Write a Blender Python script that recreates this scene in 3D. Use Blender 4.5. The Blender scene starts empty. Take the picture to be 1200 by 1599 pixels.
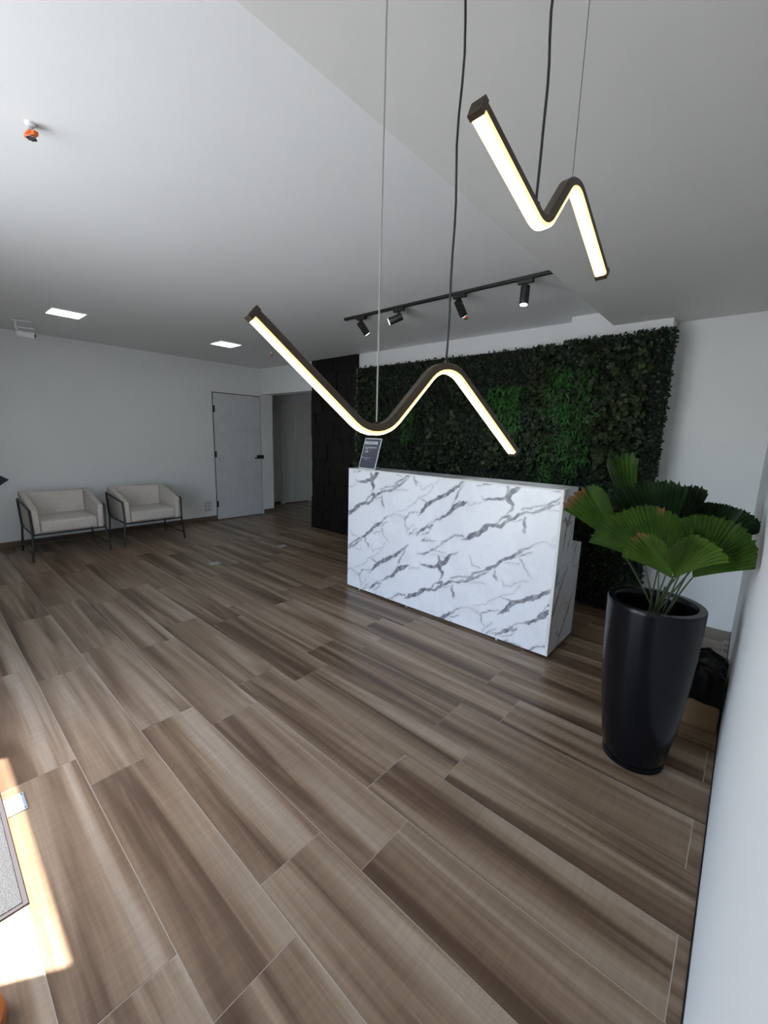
import bpy, bmesh, math, random
import numpy as np
from mathutils import Vector, Matrix

# ------------------------------------------------------------------ camera, sky, sun, exposure
scn = bpy.context.scene
COL = scn.collection
R = math.radians

def add_camera():
    yaw, pit, rol, fpx = R(-41.07), R(10.369), R(1.643), 649.06
    f = Vector((math.sin(yaw) * math.cos(pit), math.cos(yaw) * math.cos(pit), -math.sin(pit)))
    r0 = Vector((math.cos(yaw), -math.sin(yaw), 0)); u0 = r0.cross(f)
    r = r0 * math.cos(rol) + u0 * math.sin(rol); u = u0 * math.cos(rol) - r0 * math.sin(rol)
    cd = bpy.data.cameras.new('camera'); c = bpy.data.objects.new('camera', cd); COL.objects.link(c)
    cd.sensor_fit = 'HORIZONTAL'; cd.sensor_width = 36.0; cd.lens = 36.0 * fpx / 1200.0
    cd.clip_start = 0.01
    m = Matrix((r, u, -f)).transposed().to_4x4(); m.translation = Vector((0, 0, 1.5))
    c.matrix_world = m; scn.camera = c
add_camera()

SUN_AZ = Vector((-0.54, -0.84, 0)).normalized()      # horizontal direction towards the sun
SUN_EL = R(64.3)
SKY_STRENGTH = 1.25
SUN_ENERGY = 36.0
scn.view_settings.view_transform = 'Standard'
scn.view_settings.look = 'None'
scn.view_settings.gamma = 1.0
scn.view_settings.use_curve_mapping = False
scn.view_settings.exposure = 0.33

w = bpy.data.worlds.new('sky'); scn.world = w; w.use_nodes = True
nt = w.node_tree; nt.nodes.clear()
sky = nt.nodes.new('ShaderNodeTexSky'); sky.sky_type = 'NISHITA'; sky.sun_disc = False
sky.sun_elevation = SUN_EL; sky.sun_rotation = math.atan2(SUN_AZ.x, SUN_AZ.y)
sky.air_density = 1.0; sky.dust_density = 1.5
bg = nt.nodes.new('ShaderNodeBackground'); bg.inputs['Strength'].default_value = SKY_STRENGTH
wo = nt.nodes.new('ShaderNodeOutputWorld')
nt.links.new(sky.outputs[0], bg.inputs[0]); nt.links.new(bg.outputs[0], wo.inputs[0])

def add_sun():
    d = bpy.data.lights.new('sun', 'SUN'); o = bpy.data.objects.new('sun', d); COL.objects.link(o)
    d.energy = SUN_ENERGY; d.angle = R(0.55); d.color = (0.98, 0.97, 0.94)
    to = SUN_AZ * math.cos(SUN_EL) + Vector((0, 0, math.sin(SUN_EL)))
    o.rotation_euler = to.to_track_quat('Z', 'Y').to_euler(); o.location = (-6, -9, 16)
add_sun()

# ------------------------------------------------------------------ materials
MATS = {}
def pmat(name, col, rough=0.6, metal=0.0, var=0.06, scale=6.0, bump=0.0, bscale=80.0, emit=None, estr=0.0, spec=0.5, coat=0.0):
    m = bpy.data.materials.new(name); m.use_nodes = True
    t = m.node_tree; b = t.nodes['Principled BSDF']
    n = t.nodes.new('ShaderNodeTexNoise'); n.inputs['Scale'].default_value = scale; n.inputs['Detail'].default_value = 4
    tc = t.nodes.new('ShaderNodeTexCoord'); t.links.new(tc.outputs['Object'], n.inputs['Vector'])
    r = t.nodes.new('ShaderNodeValToRGB')
    c = Vector(col)
    r.color_ramp.elements[0].color = (*[max(0, v * (1 - var)) for v in c], 1); r.color_ramp.elements[0].position = 0.3
    r.color_ramp.elements[1].color = (*[min(1, v * (1 + var)) for v in c], 1); r.color_ramp.elements[1].position = 0.7
    t.links.new(n.outputs['Fac'], r.inputs[0]); t.links.new(r.outputs[0], b.inputs['Base Color'])
    b.inputs['Roughness'].default_value = rough; b.inputs['Metallic'].default_value = metal
    b.inputs['Specular IOR Level'].default_value = spec; b.inputs['Coat Weight'].default_value = coat
    if bump:
        n2 = t.nodes.new('ShaderNodeTexNoise'); n2.inputs['Scale'].default_value = bscale; n2.inputs['Detail'].default_value = 3
        t.links.new(tc.outputs['Object'], n2.inputs['Vector'])
        bp = t.nodes.new('ShaderNodeBump'); bp.inputs['Strength'].default_value = bump; bp.inputs['Distance'].default_value = 0.01
        t.links.new(n2.outputs['Fac'], bp.inputs['Height']); t.links.new(bp.outputs[0], b.inputs['Normal'])
    if emit:
        b.inputs['Emission Color'].default_value = (*emit, 1); b.inputs['Emission Strength'].default_value = estr
    MATS[name] = m
    return m

def attr_mat(name, rough, spec=0.5, trans=0.0):
    m = bpy.data.materials.new(name); m.use_nodes = True
    t = m.node_tree; b = t.nodes['Principled BSDF']
    a = t.nodes.new('ShaderNodeAttribute'); a.attribute_name = 'Col'
    n = t.nodes.new('ShaderNodeTexNoise'); n.inputs['Scale'].default_value = 30
    tc = t.nodes.new('ShaderNodeTexCoord'); t.links.new(tc.outputs['Object'], n.inputs['Vector'])
    mp = t.nodes.new('ShaderNodeMapRange'); mp.inputs['To Min'].default_value = 0.94; mp.inputs['To Max'].default_value = 1.04
    t.links.new(n.outputs['Fac'], mp.inputs['Value'])
    mx = t.nodes.new('ShaderNodeVectorMath'); mx.operation = 'SCALE'
    t.links.new(a.outputs['Color'], mx.inputs[0]); t.links.new(mp.outputs[0], mx.inputs['Scale'])
    t.links.new(mx.outputs[0], b.inputs['Base Color'])
    b.inputs['Roughness'].default_value = rough; b.inputs['Specular IOR Level'].default_value = spec
    MATS[name] = m
    return m

WHITE = pmat('white_wall_paint', (0.74, 0.75, 0.75), 0.75, var=0.012, scale=2, bump=0.03, bscale=160)
CEIL = pmat('white_ceiling_paint', (0.78, 0.79, 0.79), 0.55, var=0.01, scale=1.5, bump=0.02, bscale=120)
SOFFIT = pmat('warm_grey_soffit_tone', (0.70, 0.70, 0.675), 0.6, var=0.01, scale=1.5, bump=0.02, bscale=120)  # toned slightly darker and warmer than the ceiling so the edge shows
GROUT = pmat('pale_grout', (0.50, 0.44, 0.37), 0.85)
BLACKMETAL = pmat('black_powder_coat', (0.012, 0.012, 0.013), 0.42)
DARKTILE = pmat('black_relief_tile', (0.0085, 0.0068, 0.0062), 0.6, var=0.25, scale=9, bump=0.08, spec=0.2)
BRONZE = pmat('dark_bronze_aluminium', (0.055, 0.038, 0.026), 0.42, metal=0.35)
LED = pmat('warm_led_diffuser', (0.9, 0.8, 0.6), 0.5, emit=(1.0, 0.76, 0.40), estr=7.0)
LEDBLOOM = pmat('amber_led_edge_bloom', (0.9, 0.7, 0.4), 0.5, emit=(1.0, 0.60, 0.16), estr=2.2)  # amber glow imitates the yellow camera bloom beside the lit strip
COOL = pmat('cool_led_panel', (0.9, 0.9, 0.9), 0.5, emit=(0.9, 1.0, 1.0), estr=9.0)
SPOTLENS = pmat('cool_spot_lens', (0.9, 0.9, 0.9), 0.3, emit=(0.9, 0.97, 1.0), estr=10.0)
PLASTIC = pmat('white_plastic', (0.70, 0.71, 0.72), 0.45, var=0.02)
DOORPAINT = pmat('grey_white_door_paint', (0.60, 0.62, 0.64), 0.6, var=0.06, scale=5)
GAP = pmat('dark_gap', (0.012, 0.010, 0.009), 0.9)
ELEV = pmat('grey_lift_panel', (0.60, 0.60, 0.575), 0.5, metal=0.0, var=0.03)
ELEVFRAME = pmat('warm_grey_lift_frame', (0.66, 0.63, 0.59), 0.55, metal=0.0, var=0.03)
STEEL = pmat('stainless_steel', (0.55, 0.57, 0.60), 0.22, metal=1.0, var=0.03)
OUTLET = pmat('light_grey_plastic', (0.50, 0.51, 0.53), 0.5, var=0.02)
PLATE = pmat('satin_steel_cover', (0.45, 0.50, 0.56), 0.35, metal=0.3, var=0.03)
STEELWIRE = pmat('pale_steel_wire', (0.38, 0.37, 0.34), 0.45, metal=0.4)
THINWIRE = pmat('thin_dark_wire', (0.10, 0.10, 0.10), 0.4, metal=0.6)
CABLE = pmat('black_cable_rubber', (0.010, 0.010, 0.014), 0.5)
FABRIC = pmat('cream_woven_fabric', (0.62, 0.56, 0.51), 0.9, var=0.07, scale=40, bump=0.25, bscale=500, spec=0.2)
POT = pmat('satin_black_planter', (0.0035, 0.004, 0.006), 0.24, var=0.1, spec=0.25)
SOIL = pmat('dark_soil', (0.018, 0.013, 0.010), 0.95, var=0.4, scale=60, bump=0.6, bscale=90)
STEM = pmat('green_petiole', (0.035, 0.050, 0.016), 0.5, var=0.3, scale=20)
CARD = pmat('brown_cardboard', (0.36, 0.23, 0.12), 0.85, var=0.08, scale=14)
BAG = pmat('black_bin_bag', (0.004, 0.004, 0.004), 0.38, spec=0.3)
ORANGE = pmat('orange_sprinkler_cap', (0.62, 0.13, 0.02), 0.45)
TERRA = pmat('orange_brown_glaze', (0.42, 0.13, 0.03), 0.5)
NAVY = pmat('navy_sign_paint', (0.012, 0.017, 0.035), 0.5)
MAT_GREY = pmat('grey_door_mat', (0.040, 0.039, 0.040), 0.95, var=0.35, scale=220, bump=0.9, bscale=260)
MAT_EDGE = pmat('dark_mat_edging', (0.016, 0.011, 0.012), 0.8)
CONCRETE = pmat('pale_concrete', (0.30, 0.31, 0.31), 0.9, var=0.12, scale=1.2)
ALU = pmat('dark_grey_aluminium', (0.06, 0.06, 0.065), 0.45, metal=0.5)
EDGEBAND = pmat('pale_edge_banding', (0.72, 0.70, 0.67), 0.5)
SIGNFACE = pmat('slate_blue_sign_print', (0.055, 0.06, 0.085), 0.25)
SIGNBAR = pmat('pale_sign_print', (0.50, 0.50, 0.53), 0.4)
SIGNGREY = pmat('grey_sign_print', (0.24, 0.24, 0.27), 0.4)
ACRYLIC = pmat('clear_acrylic_edge', (0.75, 0.76, 0.78), 0.15)
MARBLE = attr_mat('white_marble_laminate', 0.28)
LEAFMAT = attr_mat('wall_leaf_foliage', 0.55, 0.3)

def wood_mat(name, tint=(1, 1, 1), rough=0.30):
    m = bpy.data.materials.new(name); m.use_nodes = True
    t = m.node_tree; b = t.nodes['Principled BSDF']; L = t.links.new
    tc = t.nodes.new('ShaderNodeTexCoord'); oi = t.nodes.new('ShaderNodeObjectInfo')
    off = t.nodes.new('ShaderNodeVectorMath'); off.operation = 'SCALE'; off.inputs[0].default_value = (37.0, 23.0, 11.0)
    L(oi.outputs['Random'], off.inputs['Scale'])
    ad = t.nodes.new('ShaderNodeVectorMath'); L(tc.outputs['Object'], ad.inputs[0]); L(off.outputs[0], ad.inputs[1])
    def noise(sx, sy, scale, detail, rough_=0.55, dist=0.0):
        mp = t.nodes.new('ShaderNodeMapping'); mp.inputs['Scale'].default_value = (sx, sy, 1); L(ad.outputs[0], mp.inputs['Vector'])
        n = t.nodes.new('ShaderNodeTexNoise'); n.inputs['Scale'].default_value = scale; n.inputs['Detail'].default_value = detail
        n.inputs['Roughness'].default_value = rough_; n.inputs['Distortion'].default_value = dist
        L(mp.outputs[0], n.inputs['Vector']); return n
    big = noise(0.45, 9.0, 1.0, 3.2, 0.52, 0.9)
    r = t.nodes.new('ShaderNodeValToRGB'); cr = r.color_ramp
    stops = [(0.26, (0.075, 0.045, 0.028)), (0.38, (0.118, 0.076, 0.049)), (0.46, (0.185, 0.126, 0.083)), (0.55, (0.262, 0.190, 0.130)), (0.68, (0.355, 0.282, 0.215))]
    cr.elements[0].position = stops[0][0]; cr.elements[0].color = (*stops[0][1], 1)
    cr.elements[1].position = stops[-1][0]; cr.elements[1].color = (*stops[-1][1], 1)
    for p, c in stops[1:-1]:
        e = cr.elements.new(p); e.color = (*c, 1)
    sp = t.nodes.new('ShaderNodeSeparateXYZ'); L(tc.outputs['Object'], sp.inputs[0])
    ma = t.nodes.new('ShaderNodeMath'); ma.operation = 'MULTIPLY_ADD'; ma.inputs[1].default_value = 0.62
    L(sp.outputs['Y'], ma.inputs[0]); L(big.outputs['Fac'], ma.inputs[2]); L(ma.outputs[0], r.inputs[0])
    fine = noise(2.5, 90.0, 1.0, 4.0, 0.6)
    fr = t.nodes.new('ShaderNodeMapRange'); fr.inputs['From Min'].default_value = 0.3; fr.inputs['From Max'].default_value = 0.7
    fr.inputs['To Min'].default_value = 0.86; fr.inputs['To Max'].default_value = 1.12; L(fine.outputs['Fac'], fr.inputs['Value'])
    rip = noise(85.0, 7.0, 1.0, 2.0, 0.5, 0.6)
    rr = t.nodes.new('ShaderNodeMapRange'); rr.inputs['From Min'].default_value = 0.35; rr.inputs['From Max'].default_value = 0.65
    rr.inputs['To Min'].default_value = 0.945; rr.inputs['To Max'].default_value = 1.055; L(rip.outputs['Fac'], rr.inputs['Value'])
    mm = t.nodes.new('ShaderNodeMath'); mm.operation = 'MULTIPLY'; L(fr.outputs[0], mm.inputs[0]); L(rr.outputs[0], mm.inputs[1])
    sc = t.nodes.new('ShaderNodeVectorMath'); sc.operation = 'SCALE'; L(r.outputs[0], sc.inputs[0]); L(mm.outputs[0], sc.inputs['Scale'])
    tn = t.nodes.new('ShaderNodeVectorMath'); tn.operation = 'MULTIPLY'; tn.inputs[1].default_value = tint; L(sc.outputs[0], tn.inputs[0])
    L(tn.outputs[0], b.inputs['Base Color'])
    b.inputs['Roughness'].default_value = rough; b.inputs['Specular IOR Level'].default_value = 0.36
    bp = t.nodes.new('ShaderNodeBump'); bp.inputs['Strength'].default_value = 0.05; bp.inputs['Distance'].default_value = 0.004
    L(fine.outputs['Fac'], bp.inputs['Height']); L(bp.outputs[0], b.inputs['Normal'])
    return m
WOOD = wood_mat('wood_look_porcelain', (1.02, 0.98, 0.93))
SKIRT = wood_mat('wood_look_skirting', (0.36, 0.33, 0.30), 0.45)

def leaf_mat(name, c0, c1, rough=0.38):
    m = bpy.data.materials.new(name); m.use_nodes = True
    t = m.node_tree; b = t.nodes['Principled BSDF']; L = t.links.new
    a = t.nodes.new('ShaderNodeAttribute'); a.attribute_name = 'Col'
    n = t.nodes.new('ShaderNodeTexNoise'); n.inputs['Scale'].default_value = 14; n.inputs['Detail'].default_value = 4
    tc = t.nodes.new('ShaderNodeTexCoord'); L(tc.outputs['Object'], n.inputs['Vector'])
    r = t.nodes.new('ShaderNodeValToRGB'); r.color_ramp.elements[0].position = 0.3; r.color_ramp.elements[1].position = 0.72
    r.color_ramp.elements[0].color = (*c0, 1); r.color_ramp.elements[1].color = (*c1, 1); L(n.outputs['Fac'], r.inputs[0])
    mx = t.nodes.new('ShaderNodeMixRGB'); mx.blend_type = 'MIX'; mx.inputs[2].default_value = (0.24, 0.105, 0.045, 1)
    L(a.outputs['Fac'], mx.inputs[0]); L(r.outputs[0], mx.inputs[1]); L(mx.outputs[0], b.inputs['Base Color'])
    b.inputs['Roughness'].default_value = rough; b.inputs['Specular IOR Level'].default_value = 0.45
    tr = t.nodes.new('ShaderNodeBsdfTranslucent'); L(mx.outputs[0], tr.inputs['Color'])
    ms = t.nodes.new('ShaderNodeMixShader'); ms.inputs[0].default_value = 0.28
    out = t.nodes['Material Output']; L(b.outputs[0], ms.inputs[1]); L(tr.outputs[0], ms.inputs[2]); L(ms.outputs[0], out.inputs[0])
    return m
PALM = leaf_mat('palm_leaf_green', (0.018, 0.052, 0.007), (0.056, 0.115, 0.015))
PALMDARK = leaf_mat('palm_leaf_deep_green', (0.008, 0.022, 0.007), (0.020, 0.045, 0.012))
PALMLIGHT = leaf_mat('palm_leaf_light_green', (0.040, 0.090, 0.010), (0.080, 0.150, 0.018))  # lighter green for small leaves; the dark one goes on rear leaves

# ------------------------------------------------------------------ mesh helpers
class MB:
    def __init__(s): s.bm = bmesh.new()
    def box(s, x0, x1, y0, y1, z0, z1):
        v = [s.bm.verts.new(p) for p in ((x0, y0, z0), (x1, y0, z0), (x1, y1, z0), (x0, y1, z0), (x0, y0, z1), (x1, y0, z1), (x1, y1, z1), (x0, y1, z1))]
        for f in ((0, 3, 2, 1), (4, 5, 6, 7), (0, 1, 5, 4), (1, 2, 6, 5), (2, 3, 7, 6), (3, 0, 4, 7)): s.bm.faces.new([v[i] for i in f])
        return s
    def prism(s, a, b):           # two matching polygons (lists of 3D points) joined by sides
        va = [s.bm.verts.new(p) for p in a]; vb = [s.bm.verts.new(p) for p in b]; n = len(a)
        s.bm.faces.new(list(reversed(va))); s.bm.faces.new(vb)
        for i in range(n): s.bm.faces.new((va[i], va[(i + 1) % n], vb[(i + 1) % n], vb[i]))
        return s
    def tube(s, path, rad, seg=10, cap=True):
        pts = [Vector(p) for p in path]; rads = rad if isinstance(rad, (list, tuple)) else [rad] * len(pts)
        rings = []; up = None
        for i, p in enumerate(pts):
            t = (pts[min(i + 1, len(pts) - 1)] - pts[max(i - 1, 0)]).normalized()
            if up is None: up = Vector((0, 0, 1)) if abs(t.z) < 0.9 else Vector((1, 0, 0))
            a = t.cross(up).normalized(); b = a.cross(t).normalized(); up = b
            rings.append([s.bm.verts.new(p + (a * math.cos(k * 2 * math.pi / seg) + b * math.sin(k * 2 * math.pi / seg)) * rads[i]) for k in range(seg)])
        for q, r2 in zip(rings, rings[1:]):
            for k in range(seg): s.bm.faces.new((q[k], q[(k + 1) % seg], r2[(k + 1) % seg], r2[k]))
        if cap: s.bm.faces.new(list(reversed(rings[0]))); s.bm.faces.new(rings[-1])
        return s
    def lathe(s, prof, seg=48, c=(0, 0, 0)):
        rings = []
        for r, z in prof:
            if r < 1e-6: rings.append([s.bm.verts.new((c[0], c[1], c[2] + z))])
            else: rings.append([s.bm.verts.new((c[0] + r * math.cos(k * 2 * math.pi / seg), c[1] + r * math.sin(k * 2 * math.pi / seg), c[2] + z)) for k in range(seg)])
        for a, b in zip(rings, rings[1:]):
            for k in range(seg):
                k2 = (k + 1) % seg
                if len(a) == 1: s.bm.faces.new((a[0], b[k2], b[k]))
                elif len(b) == 1: s.bm.faces.new((a[k], a[k2], b[0]))
                else: s.bm.faces.new((a[k], a[k2], b[k2], b[k]))
        return s
    def build(s, name, mat, parent=None, bevel=0.0, bseg=2, smooth=False, link=True):
        bmesh.ops.recalc_face_normals(s.bm, faces=s.bm.faces)
        if bevel: bmesh.ops.bevel(s.bm, geom=list(s.bm.edges), offset=bevel, segments=bseg, profile=0.6, affect='EDGES')
        me = bpy.data.meshes.new(name); s.bm.to_mesh(me); s.bm.free()
        me.materials.append(mat)
        if smooth:
            me.polygons.foreach_set('use_smooth', [True] * len(me.polygons))
            try: me.set_sharp_from_angle(angle=R(40))
            except Exception: pass
        return link_obj(name, me, parent)

def link_obj(name, me, parent=None):
    o = bpy.data.objects.new(name, me); COL.objects.link(o)
    if parent is not None: o.parent = parent
    return o
def thing(name, label, cat, loc=(0, 0, 0), rz=0.0, group=None):
    o = bpy.data.objects.new(name, None); COL.objects.link(o); o.location = loc; o.rotation_euler = (0, 0, rz); o.empty_display_size = 0.1
    return tag(o, label, cat, group)
def tag(o, label, cat, group=None, kind=None):
    o['label'] = label; o['category'] = cat
    if group: o['group'] = group
    if kind: o['kind'] = kind
    return o
def struct(o, label, cat):
    return tag(o, label, cat, None, 'structure')

# ------------------------------------------------------------------ room constants
XL, XR, YF, YB, H, HS, XS = -6.73, 0.072, -0.75, 4.28, 2.60, 2.478, -1.04
XE, YE = -7.46, 6.45            # lift lobby

# ------------------------------------------------------------------ the setting
floor = struct(MB().box(XE - 0.15, XR + 0.13, YF - 0.15, YE + 0.1, -0.12, -0.0012).build('floor', GROUT), 'floor of brown wood-look porcelain planks with pale grout lines', 'floor')

def planks():
    row_h, y1, gap = 0.2655, 0.349, 0.0030
    cache = {}
    k0 = int(math.floor((YF - y1) / row_h)); k1 = int(math.ceil((YE - y1) / row_h))
    for k in range(k0, k1):
        ya, yb = y1 + k * row_h, y1 + (k + 1) * row_h
        ya, yb = max(ya, YF), min(yb, YE)
        if yb - ya < 0.02: continue
        xa, xb = (XL, XR) if yb <= YB + 0.3 else (XE, -5.26)
        if ya < YB + 0.02 < yb: xa, xb = XL, XR
        ph = 0.035 if k % 2 else -0.83       # joints of this row
        ph += ((k * 7919) % 5 - 2) * 0.004
        j = ph + 1.085 * 2
        cuts = []
        while j > xa - 1.1:
            cuts.append(j); j -= 1.085
        cuts = sorted(c for c in cuts if xa + 0.015 < c < xb - 0.015)
        xs = [xa] + cuts + [xb]
        for a, b in zip(xs, xs[1:]):
            l, wd = round(b - a, 3), round(yb - ya, 4)
            if (l, wd) not in cache:
                hl, hw = l / 2 - gap / 2, wd / 2 - gap / 2
                m = MB().box(-hl, hl, -hw, hw, -0.0012, 0.0)
                me = bpy.data.meshes.new('plank'); m.bm.to_mesh(me); m.bm.free(); me.materials.append(WOOD); cache[(l, wd)] = me
            o = link_obj('plank', cache[(l, wd)], floor); o.location = ((a + b) / 2, (ya + yb) / 2, 0)
planks()

struct(MB().box(XE - 0.15, XS, YF - 0.15, YE + 0.1, H, H + 0.15).build('ceiling', CEIL), 'high white painted ceiling over the waiting area', 'ceiling')
struct(MB().box(XS, XR + 0.13, YF - 0.15, YE + 0.1, HS, H + 0.15).build('ceiling_soffit', SOFFIT), 'lowered white ceiling soffit along the right side', 'soffit')
wl = MB().box(XL - 0.12, XL, YF - 0.15, 4.52, 0, H)
struct(wl.build('wall_left', WHITE), 'long white wall behind the two cream armchairs', 'wall')
struct(MB().box(XR, XR + 0.13, YF - 0.15, YB + 0.15, 0, HS).build('wall_right', WHITE), 'white wall close by at the right edge', 'wall')
struct(MB().box(-5.26, XR, YB, YB + 0.15, 0, H).build('wall_back', WHITE), 'white wall behind the foliage panel and planter', 'wall')
struct(MB().box(-1.39, -0.61, 4.10, YB, 0, H).build('wall_pier', WHITE), 'shallow white pier stepping forward behind the foliage', 'pier')
struct(MB().box(XL, -5.26, 4.30, 4.52, 2.165, H).build('wall_beam', WHITE), 'white beam above the passage to the lift', 'beam')
struct(MB().box(XE - 0.15, XE, 4.40, YE + 0.1, 0, H).build('wall_lobby', WHITE), 'shaded wall of the lift lobby', 'wall')
struct(MB().box(XE, XL - 0.12, 4.40, 4.52, 0, H).build('wall_lobby_return', WHITE), 'return wall at the lift lobby corner', 'wall')
struct(MB().box(XE, -5.26, YE, YE + 0.1, 0, H).build('wall_lobby_end', WHITE), 'end wall of the lift lobby', 'wall')
struct(MB().box(-5.26, -5.14, YB + 0.15, YE, 0, H).build('wall_lobby_side', WHITE), 'side wall of the lift lobby behind the black panel', 'wall')
wf = MB().box(-1.82, -1.50, YF - 0.15, YF, 0, HS).box(-0.95, XR, YF - 0.15, YF, 0, HS).box(-1.50, -0.95, YF - 0.15, YF, 2.43, HS).box(XL, -3.10, YF - 0.15, YF, 0, H).box(-3.10, -1.82, YF - 0.15, YF, 2.555, H)
struct(wf.build('wall_front', WHITE), 'front wall with the glazed entrance behind the camera', 'wall')
win = thing('window_1', 'aluminium entrance frame behind the camera', 'entrance frame', (0, YF - 0.09, 0)); win['kind'] = 'structure'
for x in (-3.055,): MB().box(x - 0.04, x + 0.04, -0.03, 0.03, 0, 2.554).build('mullion', ALU, win)
MB().box(-3.0145, -1.822, -0.03, 0.03, -0.001, 0.004).build('sill_rail', ALU, win)
MB().box(-3.0145, -1.822, -0.03, 0.03, 2.52, 2.554).build('head_rail', ALU, win)
struct(MB().box(-1.80, 1.6, -2.3, YF - 0.151, 2.60, 2.75).build('sun_block_canopy', CONCRETE), 'unseen concrete slab added to keep sun off the right-hand opening', 'sun_block_canopy')  # unseen slab, added to block direct sun from the right-hand opening
struct(MB().box(-40, 30, -40, YF - 0.15, -0.12, -0.02).build('ground', CONCRETE), 'pale concrete pavement outside the entrance', 'pavement')

b1 = MB().box(XL, XL + 0.012, YF, 3.385, 0, 0.085).build('baseboard_left', SKIRT, None, 0.002)
struct(b1, 'brown wood-look skirting along the left wall', 'skirting')
b2 = MB().box(XL, XL + 0.012, 4.30, 4.52, 0, 0.085).build('baseboard_passage', SKIRT, None, 0.002)
struct(b2, 'short brown skirting piece between white door and passage', 'skirting')
b3 = MB().box(XE, XE + 0.012, 4.52, 5.17, 0, 0.06).build('baseboard_lobby', SKIRT, None, 0.002)
struct(b3, 'dark skirting beside the lift door', 'skirting')

struct(MB().box(XR - 0.005, XR - 0.0005, YF, YB, 0.0, 0.005).build('trim_2', GAP), 'dark joint line between floor and right wall', 'trim')

# white door on the left wall
d1 = thing('door_1', 'plain white door with black lock on left wall', 'door', (XL, 3.39, 0)); d1['kind'] = 'structure'
MB().box(0.0003, 0.002, -0.012, 0.879, 0.0, 2.128).build('door_gap', GAP, d1)
MB().box(0.0022, 0.016, 0.0, 0.866, 0.012, 2.115).build('door_leaf', DOORPAINT, d1, 0.002)
for z in (1.86, 1.12, 0.28):
    hg = MB().box(0.0165, 0.024, -0.012, 0.022, z - 0.05, z + 0.05).build('hinge', BLACKMETAL, d1, 0.003)
    MB().tube([(0.027, 0.002, z - 0.055), (0.027, 0.002, z + 0.055)], 0.007, 8).build('hinge_pin', BLACKMETAL, hg)
lk = MB().box(0.0165, 0.045, 0.775, 0.905, 1.03, 1.095).build('lock_case', BLACKMETAL, d1, 0.006)
MB().tube([(0.047, 0.80, 1.05), (0.075, 0.80, 1.05), (0.075, 0.70, 1.047)], 0.010, 8).build('lever', BLACKMETAL, lk)

# lift door
d2 = thing('door_2', 'grey steel lift door at the end of the passage', 'lift door', (XE, 5.20, 0)); d2['kind'] = 'structure'
MB().box(0.0, 0.05, 0.0, 0.06, 0.0, 2.16).build('jamb', ELEVFRAME, d2, 0.003)
MB().box(0.0, 0.05, 0.70, 0.88, 0.0, 2.16).build('jamb', ELEVFRAME, d2, 0.003)
MB().box(0.0, 0.05, 0.06, 0.70, 2.02, 2.16).build('lintel', ELEVFRAME, d2, 0.003)
MB().box(0.0003, 0.0015, 0.061, 0.699, 0.013, 2.019).build('door_seam', GAP, d2)
MB().box(0.002, 0.012, 0.062, 0.345, 0.014, 2.018).build('door_panel', ELEV, d2, 0.002)
MB().box(0.002, 0.026, 0.353, 0.698, 0.014, 2.018).build('door_panel', ELEV, d2, 0.002)
MB().box(0.001, 0.05, 0.06, 0.70, 0.0, 0.012).build('threshold', GAP, d2)
cp = MB().box(0.0505, 0.058, 0.775, 0.835, 0.97, 1.23).build('call_plate', STEEL, d2, 0.003)
MB().box(0.0585, 0.062, 0.785, 0.825, 1.13, 1.20).build('display', GAP, cp)
MB().tube([(0.0585, 0.805, 1.04), (0.064, 0.805, 1.04)], 0.014, 14).build('call_button', PLASTIC, cp)

# black relief panel: each block is a piece
bw = MB().box(-5.26, -4.262, 4.262, YB - 0.0005, 0.0, H - 0.002).build('wall_black_panel', DARKTILE)
struct(bw, 'black feature panel of uneven rectangular relief blocks', 'wall panel')
def relief():
    rng = random.Random(11); z = 0.004; r = 0
    while z < H - 0.03:
        hh = rng.choice((0.10, 0.16, 0.21, 0.26)); z1 = min(z + hh, H - 0.004)
        if H - 0.004 - z1 < 0.06: z1 = H - 0.004
        x = -5.258; first = True
        while x < -4.262 - 0.01:
            wd = rng.choice((0.11, 0.15, 0.20, 0.26)) * (0.6 if first and r % 2 else 1); first = False
            x1 = min(x + wd, -4.263)
            if -4.263 - x1 < 0.05: x1 = -4.263
            d = rng.choice((0.008, 0.014, 0.020, 0.026))
            MB().box(x + 0.0015, x1 - 0.0015, 4.2615 - d, 4.2615, z + 0.0015, z1 - 0.0015).build('block', DARKTILE, bw, 0.0012, 1)
            x = x1
        z = z1; r += 1
relief()
struct(MB().box(-4.261, -4.252, 4.235, YB, 0, 2.40).build('trim_1', EDGEBAND), 'thin pale strip between black panel and foliage', 'trim')

# ------------------------------------------------------------------ green wall
def grow(n, regions, seed, size, jit, tilt, ypos, kind):
    """n leaves spread over the regions (x0,x1,z0,z1,weight): arrays of leaf base, axis, normal, size"""
    rng = np.random.default_rng(seed)
    wts = np.array([r[4] * (r[1] - r[0]) * (r[3] - r[2]) for r in regions]); wts /= wts.sum()
    pick = rng.choice(len(regions), n, p=wts); rg = np.array([r[:4] for r in regions])[pick]
    x = rg[:, 0] + rng.random(n) * (rg[:, 1] - rg[:, 0]); z = rg[:, 2] + rng.random(n) * (rg[:, 3] - rg[:, 2])
    y = np.where(x > -1.42, 4.055, 4.235) + ypos - rng.random(n) * jit
    nrm = np.stack([rng.normal(0, tilt, n), -np.ones(n), rng.normal(0.25, tilt, n)], 1); nrm /= np.linalg.norm(nrm, axis=1)[:, None]
    ang = rng.random(n) * 2 * np.pi if kind != 'fern' else rng.normal(-np.pi / 2, 0.75, n)
    ax = np.stack([np.cos(ang), rng.normal(-0.25, 0.35, n), np.sin(ang)], 1)
    ax -= nrm * (ax * nrm).sum(1)[:, None]; ax /= np.linalg.norm(ax, axis=1)[:, None]
    return np.stack([x, y, z], 1), ax, nrm, size * rng.uniform(0.65, 1.35, n), rng

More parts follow.
